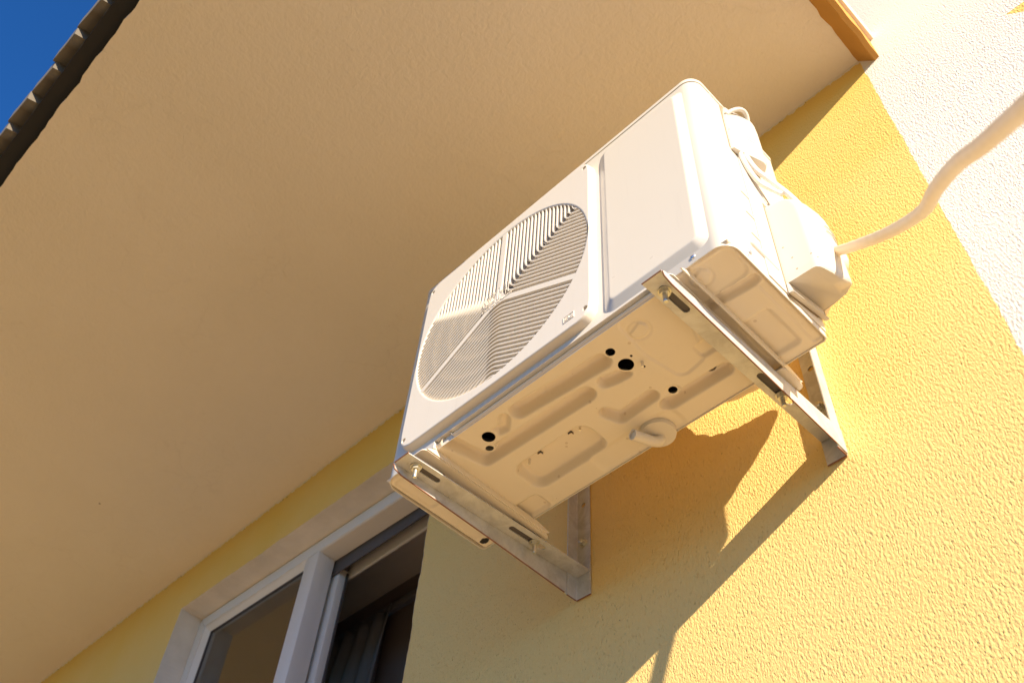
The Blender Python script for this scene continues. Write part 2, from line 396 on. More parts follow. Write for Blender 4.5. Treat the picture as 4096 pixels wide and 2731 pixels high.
# roof deck and tiles
deck = mesh_obj('roof', [(-5, -1.34, ZS + .08), (1.06, -1.34, ZS + .08), (1.06, 0, ZS + .50), (-5, 0, ZS + .50), (-5, -1.34, ZS + .10), (1.06, -1.34, ZS + .10), (1.06, 0, ZS + .52), (-5, 0, ZS + .52)],
    [(0, 1, 2, 3), (4, 5, 6, 7), (0, 1, 5, 4), (1, 2, 6, 5), (3, 0, 4, 7)], 'wood', house)
def tile_mesh():
    P = .127; sec = []
    top = [(0, .004), (.020, .003), (.040, .012), (.062, .034), (.086, .044), (P + .004, .048)]
    bot = [(P + .004, -.004), (.086, -.004), (.064, -.006), (.042, -.020), (.020, -.031), (0, -.034)]
    top = [(P - x, z) for x, z in reversed(top)]; bot = [(P - x, z) for x, z in reversed(bot)]
    poly = top + bot
    bm = bmesh.new(); A = []; B = []
    for x, z in poly:
        A.append(bm.verts.new((x, (-.006 if z > 0 else 0) - .009 * (1 - x / P), z))); B.append(bm.verts.new((x, .36, z + .11)))
    bm.faces.new(A); bm.faces.new(list(reversed(B))); k = len(poly)
    for i in range(k): bm.faces.new((A[i], A[(i + 1) % k], B[(i + 1) % k], B[i]))
    bmesh.ops.bevel(bm, geom=[e for e in bm.edges if abs(e.verts[0].co.y - e.verts[1].co.y) < .1], offset=.002, segments=1, affect='EDGES')
    bmesh.ops.recalc_face_normals(bm, faces=bm.faces)
    me = bpy.data.meshes.new('roof_tile'); bm.to_mesh(me); bm.free(); me.materials.append(M['tile']); shade(me, 30); return me
tm = tile_mesh()
for row in range(4):
    for i in range(26):
        o = bpy.data.objects.new('roof_tile', tm); COL.objects.link(o); o.parent = deck
        o.location = (.914 - .127 * i + random.uniform(-.003, .003), -1.391 + .32 * row + random.uniform(-.004, .004), ZS + .074 + .10 * row + random.uniform(-.003, .003))
        o.rotation_euler = (0, random.uniform(-.012, .012), random.uniform(-.01, .01))
# verge tiles along the right end
vt_m = box_bm(-.035, .035, 0, .30, 0, .03, .006, 2); bmesh.ops.recalc_face_normals(vt_m, faces=vt_m.faces)
vme = bpy.data.meshes.new('verge_tile'); vt_m.to_mesh(vme); vt_m.free(); vme.materials.append(M['mortar']); shade(vme, 40)
for i in range(5):
    o = bpy.data.objects.new('verge_tile', vme); COL.objects.link(o); o.parent = deck
    o.location = (1.030 + random.uniform(-.006, .006), -1.36 + .272 * i, 1.075 + .004 * i); o.rotation_euler = (.06, .08, random.uniform(-.02, .02))

# ------------------------------------------------------------------ window
RD = .088          # depth of the reveal
win = None
def reveal():
    bm = bmesh.new()
    for pts in (e_top, e_right, e_left):
        A = [bm.verts.new((p[0], -.0008, p[1])) for p in pts]
        # back edge straight
        n = len(pts) - 1; a = pts[0]; b = pts[-1]
        B = [bm.verts.new((a[0] + (b[0] - a[0]) * i / n, RD + .05, a[1] + (b[1] - a[1]) * i / n)) for i in range(n + 1)]
        for i in range(n): bm.faces.new((A[i], A[i + 1], B[i + 1], B[i]))
    A = [bm.verts.new(v) for v in ((OXL, -.03, OZB), (OXR, -.03, OZB), (OXR, RD + .05, OZB + .01), (OXL, RD + .05, OZB + .01))]; bm.faces.new(A)
    return bm_obj('window_reveal', bm, 'reveal', house, False)
reveal()
FW_ = .052
bm = bmesh.new()
yF = RD
def sl(x): return otop(x) - .002
def quadbox(bm, pts, y0, y1):
    prism_bm(pts, 'y', y0, y1, bm)
# outer frame: left stile, head, right stile, sill
quadbox(bm, [(OXL, OZB), (OXL + FW_, OZB), (OXL + FW_, sl(OXL) - FW_), (OXL, sl(OXL))], yF, yF + .07)
quadbox(bm, [(OXL, sl(OXL)), (OXL + FW_, sl(OXL) - FW_), (OXR - FW_, sl(OXR) - FW_), (OXR, sl(OXR))], yF, yF + .07)
quadbox(bm, [(OXR, sl(OXR)), (OXR - FW_, sl(OXR) - FW_), (OXR - FW_, OZB), (OXR, OZB)], yF, yF + .07)
quadbox(bm, [(OXL + FW_, OZB), (OXR - FW_, OZB), (OXR - FW_, OZB + .06), (OXL + FW_, OZB + .06)], yF + .001, yF + .069)
bmesh.ops.bevel(bm, geom=bm.edges[:], offset=.003, segments=2, affect='EDGES')
win = bm_obj('window', bm, 'frame', house)
win['label'] = 'white plastic sliding window standing half open'
MX0, MX1 = -1.215, -1.143
bm = box_bm(MX0, MX1, yF - .001, yF + .066, OZB + .06, sl(-1.18) - FW_ + .001, .003); bm_obj('mullion', bm, 'frame', win)
# glazing beads round the fixed pane
gx0, gx1, gz1 = OXL + FW_, MX0, sl(-1.55) - FW_
def slope_frame(x0, x1, z0, z1a, z1b, wdt, ya, yb):
    bm = bmesh.new()
    o4 = [(x0, z0), (x1, z0), (x1, z1b), (x0, z1a)]; i4 = [(x0 + wdt, z0 + wdt), (x1 - wdt, z0 + wdt), (x1 - wdt, z1b - wdt), (x0 + wdt, z1a - wdt)]
    A = [bm.verts.new((x, ya, z)) for x, z in o4]; B = [bm.verts.new((x, yb, z)) for x, z in i4]
    C_ = [bm.verts.new((x, yb + .02, z)) for x, z in i4]
    for i in range(4):
        j = (i + 1) % 4; bm.faces.new((A[i], A[j], B[j], B[i])); bm.faces.new((B[i], B[j], C_[j], C_[i]))
    return bm
bm_obj('glazing_bead', slope_frame(gx0, gx1, OZB + .06, sl(gx0) - FW_, sl(gx1) - FW_, .014, yF + .004, yF + .022), 'frame', win, False)
bm_obj('glazing_gasket', slope_frame(gx0 + .0135, gx1 - .0135, OZB + .073, sl(gx0) - FW_ - .0135, sl(gx1) - FW_ - .0135, .004, yF + .0215, yF + .0225), 'rubber_and_shade', win, False)
box('glass_pane', gx0 + .005, gx1 - .005, yF + .0262, yF + .0302, OZB + .06, sl(gx1) - FW_ + .001, 'glass', win)
# the sliding sash parked behind the fixed pane
sx0, sx1, sz1 = -1.80, -1.118, sl(-1.118) - .085
SA = yF + .078
bm = bmesh.new()
box_bm(sx1 - .062, sx1, SA, SA + .035, OZB + .05, sz1, .003, 2, bm); box_bm(sx0, sx0 + .062, SA, SA + .035, OZB + .05, sz1, .003, 2, bm)
box_bm(sx0 + .062, sx1 - .062, SA + .0005, SA + .0345, sz1 - .065, sz1 - .0005, .003, 2, bm); box_bm(sx0 + .062, sx1 - .062, SA + .0005, SA + .0345, OZB + .05, OZB + .11, .003, 2, bm)
sash = bm_obj('sash', bm, 'frame', win)
box('sash_pane', sx0 + .055, sx1 - .055, SA + .015, SA + .019, OZB + .10, sz1 - .06, 'glass', win)
box('sash_gasket', sx1 - .002, sx1 + .004, SA + .026, SA + .034, OZB + .06, sz1 - .01, 'rubber_and_shade', win, .001)
bm = box_bm(sx1 - .06, sx1 + .006, SA - .002, SA + .03, sz1 + .001, sz1 + .04, .002); bm_obj('sash_guide', bm, 'rubber_and_shade', win)
# head track
box('head_track', OXL + .01, OXR - .01, yF + .071, yF + .076, sl(OXR) - .09, sl(OXR) - .012, 'rubber_and_shade', win, .001)
box('head_rail', OXL + .01, OXR - .01, yF + .118, yF + .128, sl(OXR) - .082, sl(OXR) - .012, 'frame', win, .001)
# room behind
RZ = .99; RY = .56
mesh_obj('room_ceiling', [(-3.2, .10, RZ), (.4, .10, RZ), (.4, RY, RZ), (-3.2, RY, RZ), (-3.2, .10, RZ), (.4, .10, RZ), (.4, .10, .80), (-3.2, .10, .80 + .05)], [(0, 1, 2, 3)], 'roomc', house)
mesh_obj('room_wall', [(-3.2, RY, -1.6), (.4, RY, -1.6), (.4, RY, RZ), (-3.2, RY, RZ), (-3.2, .05, -1.6), (-3.2, .05, RZ), (.4, .05, -1.6), (.4, .05, RZ)],
    [(0, 1, 2, 3), (4, 0, 3, 5), (1, 6, 7, 2), (4, 6, 1, 0)], 'room', house)
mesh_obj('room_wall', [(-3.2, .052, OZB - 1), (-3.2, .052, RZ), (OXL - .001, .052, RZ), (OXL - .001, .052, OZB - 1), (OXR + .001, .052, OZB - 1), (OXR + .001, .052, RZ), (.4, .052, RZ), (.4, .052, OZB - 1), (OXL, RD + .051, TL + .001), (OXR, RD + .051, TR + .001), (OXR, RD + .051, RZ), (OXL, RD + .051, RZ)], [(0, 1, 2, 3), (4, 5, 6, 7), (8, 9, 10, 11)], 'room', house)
bm = box_bm(-2.9, .2, RY - .034, RY - .004, .86, .885, .004); box_bm(-2.9, .2, RY - .05, RY - .036, .835, .86, .003, 2, bm); bm_obj('curtain_rail', bm, 'rail', house)
def curtain(x0, x1, lab, seed):
    rnd = random.Random(seed); bm = bmesh.new(); n = 90; k = 14; rows = []
    for j in range(k + 1):
        z = .842 - (.842 + 1.2) * (j / k) ** 1.3; row = []
        for i in range(n + 1):
            t = i / n; x = x0 + (x1 - x0) * t
            a = .010 + .022 * min(1, j / 4)
            y = RY - .045 - a * (1 + math.sin(t * (x1 - x0) * 70 + .8 * math.sin(t * 11 + seed) + .1 * j)) - .006 * noise.noise(Vector((x * 9, z * 3, seed)))
            zz = z + (.010 * math.sin(t * (x1 - x0) * 70 + 1.3) if j == 0 else 0)
            row.append(bm.verts.new((x, y, zz)))
        rows.append(row)
    for j in range(k):
        for i in range(n): bm.faces.new((rows[j][i], rows[j][i + 1], rows[j + 1][i + 1], rows[j + 1][i]))
    o = bm_obj('curtain', bm, 'curtain', None, True, 80); tag(o, lab, 'curtain')
    md = o.modifiers.new('s', 'SOLIDIFY'); md.thickness = .002; return o
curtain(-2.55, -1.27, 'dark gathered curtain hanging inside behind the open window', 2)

# ================================================================== AIR CONDITIONER
W_, H_, D_, YF = .80, .6005, .2622, .4387
YR = -YF + D_
ac = empty('air_conditioner', (0, 0, 0), 'cream outdoor air conditioner unit with round fan grille on two wall brackets', 'air conditioner')
RC = .030
def plan(inset=0., r=RC, n=8, rr=.008):
    x0, x1, y0, y1 = inset, W_ - inset, -YF + inset, YR - inset
    pts = []
    for cx, cy, a0, q in ((x1 - rr, y1 - rr, 0, rr), (x0 + rr, y1 - rr, 90, rr), (x0 + r, y0 + r, 180, r), (x1 - r, y0 + r, 270, r)):
        for i in range(n + 1):
            a = R(a0 + 90 * i / n); pts.append((cx + q * math.cos(a), cy + q * math.sin(a)))
    out = []
    for i, a in enumerate(pts):      # holding points next to the rounded corners
        b = pts[(i + 1) % len(pts)]; d = math.hypot(b[0] - a[0], b[1] - a[1]); out.append(a)
        if d > .05:
            f = .003 / d; out.append((a[0] + (b[0] - a[0]) * f, a[1] + (b[1] - a[1]) * f)); out.append((b[0] - (b[0] - a[0]) * f, b[1] - (b[1] - a[1]) * f))
    return out
def loft(rings, closed=True, cap0=False, cap1=False):
    bm = bmesh.new(); V_ = [[bm.verts.new(p) for p in r] for r in rings]; n = len(rings[0])
    for a, b in zip(V_, V_[1:]):
        for i in range(n if closed else n - 1): bm.faces.new((a[i], a[(i + 1) % n], b[(i + 1) % n], b[i]))
    if cap0: bm.faces.new(V_[0])
    if cap1: bm.faces.new(V_[-1])
    return bm
LH = H_ - .019
ZC = .017   # bottom edge of the front sheet between the feet
def ring(ins, z): return [(x, y, z) for x, y in plan(ins, RC - ins if ins < RC else .004)]
def ringc(ins, z):
    out = []
    for x, y in plan(ins, RC - ins):
        zz = z
        if y < -YF + .004 and .142 < x < .655: zz = z + ZC
        out.append((x, y, zz))
    return out
# sheet: outer skin, lower edge, inner skin (a real 2 mm sheet)
def sheet_ring(ins, z):
    base = plan(ins, RC - ins); n = len(base); out = []
    for i, (x, y) in enumerate(base):
        out.append((x, y))
        x2, y2 = base[(i + 1) % n]
        if abs(y - y2) < 1e-6 and y < -YF + .01 and abs(x2 - x) > .3:
            for xx in (.1419, .1421, .6549, .6551): out.append((xx, y))
    res = []
    for x, y in out:
        zz = z
        if z < .01 and y < -YF + .01 and .142 < x < .655: zz = ZC
        res.append((x, y, zz))
    return res
bm = loft([sheet_ring(.0006, LH), sheet_ring(0, LH - .001), sheet_ring(0, .0008), sheet_ring(.0006, 0), sheet_ring(.0022, 0), sheet_ring(.0025, .12)])
cab = bm_obj('cabinet', bm, 'ac', ac, True, 50)
lid = loft([ring(.0005, LH + .0012), ring(-.0012, LH + .0022), ring(-.0012, H_ - .007), ring(.0005, H_ - .0025), ring(.004, H_), ring(.02, H_ + .001)], cap1=True, cap0=True)
bm_obj('top_lid', lid, 'ac', ac, True, 50)
# return lip and pan flange in the gap below the front sheet
box('front_lip', .143, .654, -YF + .0022, -YF + .0105, ZC + .0005, ZC + .002, 'ac', ac)
# ------------------------------------------------------------------ base pan
def seg_d(px, py, a, b):
    ax, ay = a; bx, by = b; dx, dy = bx - ax, by - ay
    t = max(0, min(1, ((px - ax) * dx + (py - ay) * dy) / (dx * dx + dy * dy))); return math.hypot(px - ax - t * dx, py - ay - t * dy)
def poly_d(px, py, pts): return min(seg_d(px, py, pts[i], pts[i + 1]) for i in range(len(pts) - 1))
def rbox_d(px, py, c, h, r):
    qx = abs(px - c[0]) - h[0] + r; qy = abs(py - c[1]) - h[1] + r
    return math.hypot(max(qx, 0), max(qy, 0)) + min(max(qx, qy), 0) - r
def step(d, wd):   # 0 outside, 1 inside
    t = max(0, min(1, -d / wd)); return t * t * (3 - 2 * t)
def polyg_d(px, py, pts, r):
    inside = False; n = len(pts); d = 9
    for i in range(n):
        a, b = pts[i], pts[(i + 1) % n]; d = min(d, seg_d(px, py, a, b))
        if (a[1] > py) != (b[1] > py) and px < (b[0] - a[0]) * (py - a[1]) / (b[1] - a[1]) + a[0]: inside = not inside
    return (-d if inside else d) - r
CH = [([(.318, -.398), (.500, -.384)], .0190, .022, .0115), ([(.172, -.425), (.188, -.353), (.432, -.347)], .0190, .022, .0115), ([(.288, -.402), (.270, -.386), (.258, -.388)], .0135, .011, .011),
      ([(.474, -.347), (.492, -.342), (.512, -.340)], .0150, .016, .010), ([(.429, -.292), (.440, -.266), (.512, -.270)], .0155, .019, .011),
      ([(.520, -.236), (.640, -.234)], .0165, .020, .0115), ([(.700, -.356), (.782, -.350)], .0125, .011, .009)]
BX = [((.294, -.264), (.092, .040), .026, .020, .0115), ((.162, -.203), (.036, .026), .016, .008, .011), ((.738, -.246), (.032, .050), .012, .006, .010),
      ((.752, -.396), (.040, .034), .02, .0028, .006), ((.030, -.375), (.021, .05), .012, .004, .007), ((.028, -.235), (.022, .03), .01, .0035, .006), ((.790, -.262), (.012, .078), .006, .0022, .004), ((.648, -.292), (.026, .018), .012, .006, .008), ((.425, -.205), (.10, .03), .02, .003, .012)]
KP = [(.585, -.412), (.58, -.345), (.590, -.285), (.618, -.290), (.640, -.35), (.645, -.41)]
HOLES = [(.235, -.389, .0125), (.215, -.367, .0075), (.525, -.390, .0082), (.526, -.352, .0135), (.546, -.254, .0080), (.545, -.361, .0024), (.546, -.329, .0024)]
def pan_h(x, y):
    h = 0
    for pts, hw, dp, sw in CH: h = max(h, dp * step(poly_d(x, y, pts) - hw, sw))
    for c, hf, r, dp, sw in BX: h = max(h, dp * step(rbox_d(x, y, c, hf, r), sw))
    h = max(h, .0030 * step(polyg_d(x, y, KP, .020), .006))
    for hx, hy, hr in HOLES:      # flat land round every hole
        h *= 1 - .9 * step(math.hypot(x - hx, y - hy) - hr - .009, .006)
    d5 = math.hypot(x - .546, y + .254); h = max(h, .004 * step(d5 - .016, .006))
    for cx, cy in ((.587, -.392), (.724, -.407)):
        d = math.hypot(x - cx, y - cy); f = (y - cy) + .35 * (x - cx)
        if d < .0165 and f > -.010: h -= .0022 * step(max(d - .0165, -.010 - f), .0022)
        elif d < .022: h += .0012 * step(abs(d - .019) - .003, .0015)
    # gentle oil-canning of the sheet
    h += .0009 * noise.noise(Vector((x * 9, y * 9, 2)))
    # the rim rolls up into the cabinet
    dx = min(x - .0035, W_ - .0035 - x); dy = y + YF - .0035
    h += .004 * (1 - min(1, max(0, min(dx, dy)) / .006)) ** 2
    return h
def base_pan():
    nx, ny = 420, 140; x0, x1, y0, y1 = .0035, W_ - .0035, -YF + .0035, YR - .001
    xs = [x0 + (x1 - x0) * i / nx for i in range(nx + 1)]; ys = [y0 + (y1 - y0) * j / ny for j in range(ny + 1)]
    cell = (x1 - x0) / nx
    verts = []; idx = {}
    for j, y in enumerate(ys):
        for i, x in enumerate(xs):
            px, py = x, y
            idx[i, j] = len(verts); verts.append((px, py, .0022 + pan_h(px, py)))
    faces = []
    for j in range(ny):
        for i in range(nx):
            q = [idx[i, j], idx[i + 1, j], idx[i + 1, j + 1], idx[i, j + 1]]
            cx = sum(verts[k][0] for k in q) / 4; cy = sum(verts[k][1] for k in q) / 4
            if any(math.hypot(cx - hx, cy - hy) < hr for hx, hy, hr in HOLES): continue
            if ((cx - .022) / .011) ** 2 + ((cy + .194) / .007) ** 2 < 1: continue
            if cx < .055 and cy > -.178 - .0: continue
            faces.append(q)
    used = {}
    for q in faces:
        for v_ in q: used[v_] = used.get(v_, 0) + 1
    for v_, c_ in used.items():
        px, py, pz = verts[v_]
        if c_ < 4:
            for hx, hy, hr in HOLES:
                d = math.hypot(px - hx, py - hy)
                if d < hr + .0035: verts[v_] = (hx + (px - hx) * hr / d, hy + (py - hy) * hr / d, pz)
    # rear flange turned up
    k = len(verts)
    for i in range(nx + 1):
        x = xs[i]; verts.append((x, YR + .002, .030))
    for i in range(nx): faces.append([idx[i, ny], idx[i + 1, ny], k + i + 1, k + i])
    me = bpy.data.meshes.new('base_pan'); me.from_pydata(verts, [], faces); me.update()
    bm = bmesh.new(); bm.from_mesh(me); bmesh.ops.remove_doubles(bm, verts=bm.verts, dist=1e-6)
    return bm_obj('base_pan', bm, 'pan', ac, True, 70)
pan = base_pan()
box('lip_end', .1385, .1425, -YF + .0022, -YF + .0106, .0004, ZC + .002, 'ac', pan); box('lip_end', .6545, .6585, -YF + .0022, -YF + .0106, .0004, ZC + .002, 'ac', pan)
box('pan_flange', .144, .653, -YF + .0085, -YF + .0100, .0005, ZC, 'ac', pan)
# things on the underside
for (x, y) in ((.362, -.286), (.235, -.285), (.550, -.339)):
    b2 = cyl_bm((x, y, pan_h(x, y) + .003), (x, y, pan_h(x, y) - .010), .0028, .0020, 10); bm_obj('screw_tip', b2, 'screw', pan)
for (x, y) in ((.338, -.287), (.262, -.287)):
    z = pan_h(x, y); b2 = box_bm(x - .004, x + .004, y - .0008, y + .0008, z - .002, z + .002); box_bm(x + .003, x + .004, y, y + .006, z - .002, z + .002, 0, 1, b2); bm_obj('lance_tab', b2, 'inside', pan)
b2 = bmesh.new()
pts = []
for i in range(11):
    t = i / 10; pts.append((.606 + .028 * t, -.2445 + .008 * math.sin(t * math.pi) ** 2, pan_h(.62, -.243) + .0012))
tube_bm(pts, .0018, 6, b2); bm_obj('hook_slot', b2, 'inside', pan)
bm = bmesh.new()
cyl_bm((.466, -.196, .004), (.466, -.196, -.0035), .033, .031, 36, True, bm)
dr = bm_obj('drain_socket', bm, 'plastic', pan, True, 40)
bm = tube_bm(spline([(.462, -.186, -.001), (.460, -.189, -.010), (.456, -.200, -.016), (.450, -.225, -.022), (.446, -.244, -.026)], 6), .0098, 18)
noz = bm_obj('drain_nozzle', bm, 'plastic', pan, True, 50)
cc = bm_obj('c', cyl_bm((.4467, -.2405, -.0252), (.4452, -.252, -.0278), .0078, .0078, 18), None); cut(noz, [cc])
# inside of the cabinet, dark
bm = bmesh.new(); box_bm(.010, .790, -YF + .13, YR - .004, .040, LH - .01, 0, 1, bm); bm_obj('inner_casing', bm, 'inside', ac, False)
# ------------------------------------------------------------------ feet
def arm_z(y): return -.012 + (-.023) * (-y / .4817)     # top of the bracket arm
def foot(xa, xb, nm):
    bm = bmesh.new()
    def strip(x0, x1, ya, yb, zt, n=12, th=.002):
        pass
    n = 20; ya, yb = -YF - .018, YR + .048
    def zt(y): return -.0125
    # bottom plate with rounded ends, lying on the arm
    out = []; r = .010
    poly = rrect(xa + .003, xb - (.017 if xa > .4 else .003), ya, yb, r, 5)
    A = [bm.verts.new((x, y, zt(y))) for x, y in poly]; B = [bm.verts.new((x, y, zt(y) + .002)) for x, y in poly]
    bm.faces.new(A); bm.faces.new(list(reversed(B)))
    for i in range(len(poly)): bm.faces.new((A[i], A[(i + 1) % len(poly)], B[(i + 1) % len(poly)], B[i]))
    if xa > .4:      # turned tab closing the rear end of the channel
        pl = rrect(xa + .02, xb - .0005, YR - .012, yb - .001, .009, 5)
        A = [bm.verts.new((x, y, zt(y) - .0003)) for x, y in pl]; B = [bm.verts.new((x, y, zt(y) - .0023)) for x, y in pl]
        bm.faces.new(A); bm.faces.new(list(reversed(B)))
        for i in range(len(pl)): bm.faces.new((A[i], A[(i + 1) % len(pl)], B[(i + 1) % len(pl)], B[i]))
    # webs up to the pan
    for x, s in ((xa, 1), (xb, -1)):
        P = [(-YF + .014, .004), (-YF - .006, zt(-YF) + .006), (-YF - .012, zt(-YF) + .0018), (yb - .012, zt(yb) + .0018), (yb - .004, zt(yb) + .008), (YR + .01, .003)]
        prism_bm(P, 'x', x + s * .0004, x + s * .0026, bm)
    return bm_obj(nm, bm, 'pan', ac, True, 30)
foot(.088, .1420, 'foot'); foot(.672, .7205, 'foot')
# ------------------------------------------------------------------ front details
CXF, CZF, RF = .298, .292, .236
BX0, BX1, BZ0, BZ1, BH = .052, .543, .030, .556, .017
YB = -YF - BH
def ray_rrect(ang, x0, x1, z0, z1, r):
    c, s = math.cos(ang), math.sin(ang); lo, hi = 0, 2
    for _ in range(40):
        mid = (lo + hi) / 2
        d = rbox_d(CXF + c * mid, CZF + s * mid, ((x0 + x1) / 2, (z0 + z1) / 2), ((x1 - x0) / 2, (z1 - z0) / 2), r)
        if d < 0: lo = mid
        else: hi = mid
    return CXF + c * lo, CZF + s * lo
angs = sorted(set([2 * math.pi * i / 128 for i in range(128)] + [math.atan2(sz * (BZ1 - BZ0) / 2 * q, sx * (BX1 - BX0) / 2) % (2 * math.pi) for sx in (-1, 1) for sz in (-1, 1) for q in (.94, .97, 1, 1.03, 1.06)]))
def bring(y, x0, x1, z0, z1, r): return [(p[0], y, p[1]) for p in (ray_rrect(a, x0, x1, z0, z1, r) for a in angs)]
def cring(y, r): return [(CXF + r * math.cos(a), y, CZF + r * math.sin(a)) for a in angs]
bm = loft([bring(-YF + .0005, BX0, BX1, BZ0, BZ1, .034), bring(YB + .0065, BX0 + .0016, BX1 - .0016, BZ0 + .0016, BZ1 - .0016, .0335), bring(YB + .004, BX0 + .0022, BX1 - .0022, BZ0 + .0022, BZ1 - .0022, .033), bring(YB + .0012, BX0 + .003, BX1 - .003, BZ0 + .003, BZ1 - .003, .033), bring(YB, BX0 + .0045, BX1 - .0045, BZ0 + .0045, BZ1 - .0045, .032), bring(YB, BX0 + .0065, BX1 - .0065, BZ0 + .0065, BZ1 - .0065, .031),
    cring(YB, RF + .0045), cring(YB, RF + .0025), cring(YB + .0012, RF + .0004), cring(YB + .003, RF), cring(YB + .024, RF - .002), cring(-YF + .06, RF - .006)])
gr = bm_obj('fan_grille', bm, 'plastic', ac, True, 40)
# cylinder opening through the cabinet front: duct wall
cuts = [bm_obj('c', prism_bm([(CXF + (RF - .004) * math.cos(a), CZF + (RF - .004) * math.sin(a)) for a in angs], 'y', -YF - .01, -YF + .05), None)]
cut(cab, cuts); cab.data.materials.clear(); cab.data.materials.append(M['ac']); shade(cab.data, 40)
hx = [(BX0 + .0145, BZ0 + .026), (BX1 - .0145, BZ0 + .026), (BX0 + .0145, BZ1 - .026), (BX1 - .0145, BZ1 - .026)]
cuts = [bm_obj('c', cyl_bm((x, YB - .01, z), (x, YB + .012, z), .0058, .0058, 20), None) for x, z in hx]
# plug the holes from behind so the bezel stays a closed shell there
for x, z in hx:
    b2 = cyl_bm((x, YB + .009, z), (x, YB + .012, z), .0062, .0062, 16); bm_obj('screw', b2, 'screw', gr)
cut(gr, cuts); gr.data.materials.clear(); gr.data.materials.append(M['plastic']); shade(gr.data, 40)
# slats: three sectors of rounded chevrons between three spokes
S60 = math.sin(R(60))
def chevron(beta, d, rho, Rm, na=9):
    e1 = Vector((math.cos(beta), math.sin(beta))); e2 = Vector((-e1.y, e1.x))
    def L(u, v): return e1 * u + e2 * v
    c = (d + rho) / S60
    out = []
    for s in (1, -1):
        u = Vector((.5, s * S60)); n_ = Vector((S60, -s * .5))
        tp = Vector((c, 0)) - n_ * rho
        b_ = tp.dot(u); q = tp.dot(tp) - Rm * Rm
        if q >= 0:
            out.append(None); continue
        t = -b_ + math.sqrt(b_ * b_ - q); leg = []
        for k in range(5):
            f = (1 - k / 4.); pt = tp + u * (t * f)
            if k == 0: pt = pt  # end at the rim
            leg.append(pt)
        out.append(leg)
    a0 = 150; arc = []
    for k in range(na + 1):
        a = R(150 + 60 * k / na); arc.append(Vector((c + rho * math.cos(a), rho * math.sin(a))))
    if out[0] is None or out[1] is None: return None
    P = out[0][:-1] + arc + list(reversed(out[1]))[1:]
    # legs flick outwards a little where they meet the rim
    return [L(p.x, p.y) for p in P]
def ribbon(pts, half, y0, y1, bm=None, crown=.0):
    bm = bm or bmesh.new(); rings = []
    for i, p in enumerate(pts):
        t = (pts[min(i + 1, len(pts) - 1)] - pts[max(i - 1, 0)]).normalized(); n_ = Vector((-t.y, t.x))
        a = p + n_ * half; b = p - n_ * half; a2 = p + n_ * half * 1.25; b2 = p - n_ * half * 1.25
        rings.append([bm.verts.new((CXF + q.x, y, CZF + q.y)) for q, y in ((a, y0), (b, y0), (b2, y1), (a2, y1))])
    for r0, r1 in zip(rings, rings[1:]):
        for k in range(4): bm.faces.new((r0[k], r0[(k + 1) % 4], r1[(k + 1) % 4], r1[k]))
    bm.faces.new(rings[0]); bm.faces.new(list(reversed(rings[-1]))); return bm
YS = YB + .0012
NS = 0
for si, beta in enumerate((R(30), R(150), R(270))):
    for k in range(20):
        d = .0070 + .0106 * (k + 1); rho = max(.012, .046 - .0013 * k)
        P = chevron(beta, d, rho, RF + .001)
        if P is None: continue
        bm_obj('slat', ribbon(P, .00135, YS, YS + .019), 'plastic', gr, True, 60); NS += 1
    # stiffening ribs crossing behind the slats, set back
    e1 = Vector((math.cos(beta), math.sin(beta)))
    bm = bmesh.new(); ribbon([e1 * .045, e1 * .13, e1 * (RF - .001)], .0009, YS + .0040, YS + .018, bm)
    for rad in (.10, .145, .190, .222):
        for off in (0,):
            arc = [Vector((rad * math.cos(beta + R(q)), rad * math.sin(beta + R(q)))) for q in range(-56, 57, 7)]
            ribbon(arc, .0008, YS + .0050, YS + .018, bm)
    bm_obj('stiffening_rib', bm, 'plastic', gr, True, 60)
# hub plate with the three spokes
rim = []
hub = []
for beta in (R(30), R(150), R(270)):
    P = chevron(beta, .0070, .050, RF + .001, 14); hub += list(reversed(P))
hub2 = [(CXF + p.x, CZF + p.y) for p in hub]
bm = prism_bm(hub2, 'y', YS - .0004, YS + .011)
bmesh.ops.recalc_face_normals(bm, faces=bm.faces)
hubo = bm_obj('hub_plate', bm, 'plastic', gr, True, 30)
# raised lettering
def text(s, x, z, size, y, ext, nm, parent, mat, width=None, off=0.):
    cu = bpy.data.curves.new('t', 'FONT'); cu.body = s; cu.size = size; cu.extrude = ext; cu.align_x = 'CENTER'; cu.align_y = 'CENTER'; cu.offset = off
    to = bpy.data.objects.new('t', cu); COL.objects.link(to)
    dg = bpy.context.evaluated_depsgraph_get(); me = bpy.data.meshes.new_from_object(to.evaluated_get(dg)); bpy.data.objects.remove(to)
    xs = [v.co.x for v in me.vertices]; k = width / (max(xs) - min(xs)) if width else 1
    for v in me.vertices: v.co = Vector((x + v.co.x * k, y - v.co.z, z + v.co.y))
    return link(nm, me, mat, parent)
def stroke(pts, wd, y, ht, nm, parent, mat, ox, oz):
    bm = bmesh.new(); P = [Vector(p) for p in pts]; rings = []
    for i, p in enumerate(P):
        t = (P[min(i + 1, len(P) - 1)] - P[max(i - 1, 0)]).normalized(); n_ = Vector((-t.y, t.x)) * wd / 2
        rings.append([bm.verts.new((ox + q.x, yy, oz + q.y)) for q, yy in ((p + n_, y), (p - n_, y), (p - n_, y - ht), (p + n_, y - ht))])
    for r0, r1 in zip(rings, rings[1:]):
        for k in range(4): bm.faces.new((r0[k], r0[(k + 1) % 4], r1[(k + 1) % 4], r1[k]))
    bm.faces.new(rings[0]); bm.faces.new(list(reversed(rings[-1]))); return bm_obj(nm, bm, mat, parent, False)
YT = YS - .0004
LX, LZ = CXF - .004, CZF + .014
cpts = [(.004 - .019, .019)] + [(-.024 + .0155 * math.cos(R(a)), .004 + .0155 * math.sin(R(a))) for a in range(75, 286, 15)] + [(-.015, -.0115), (.002, -.0115)]
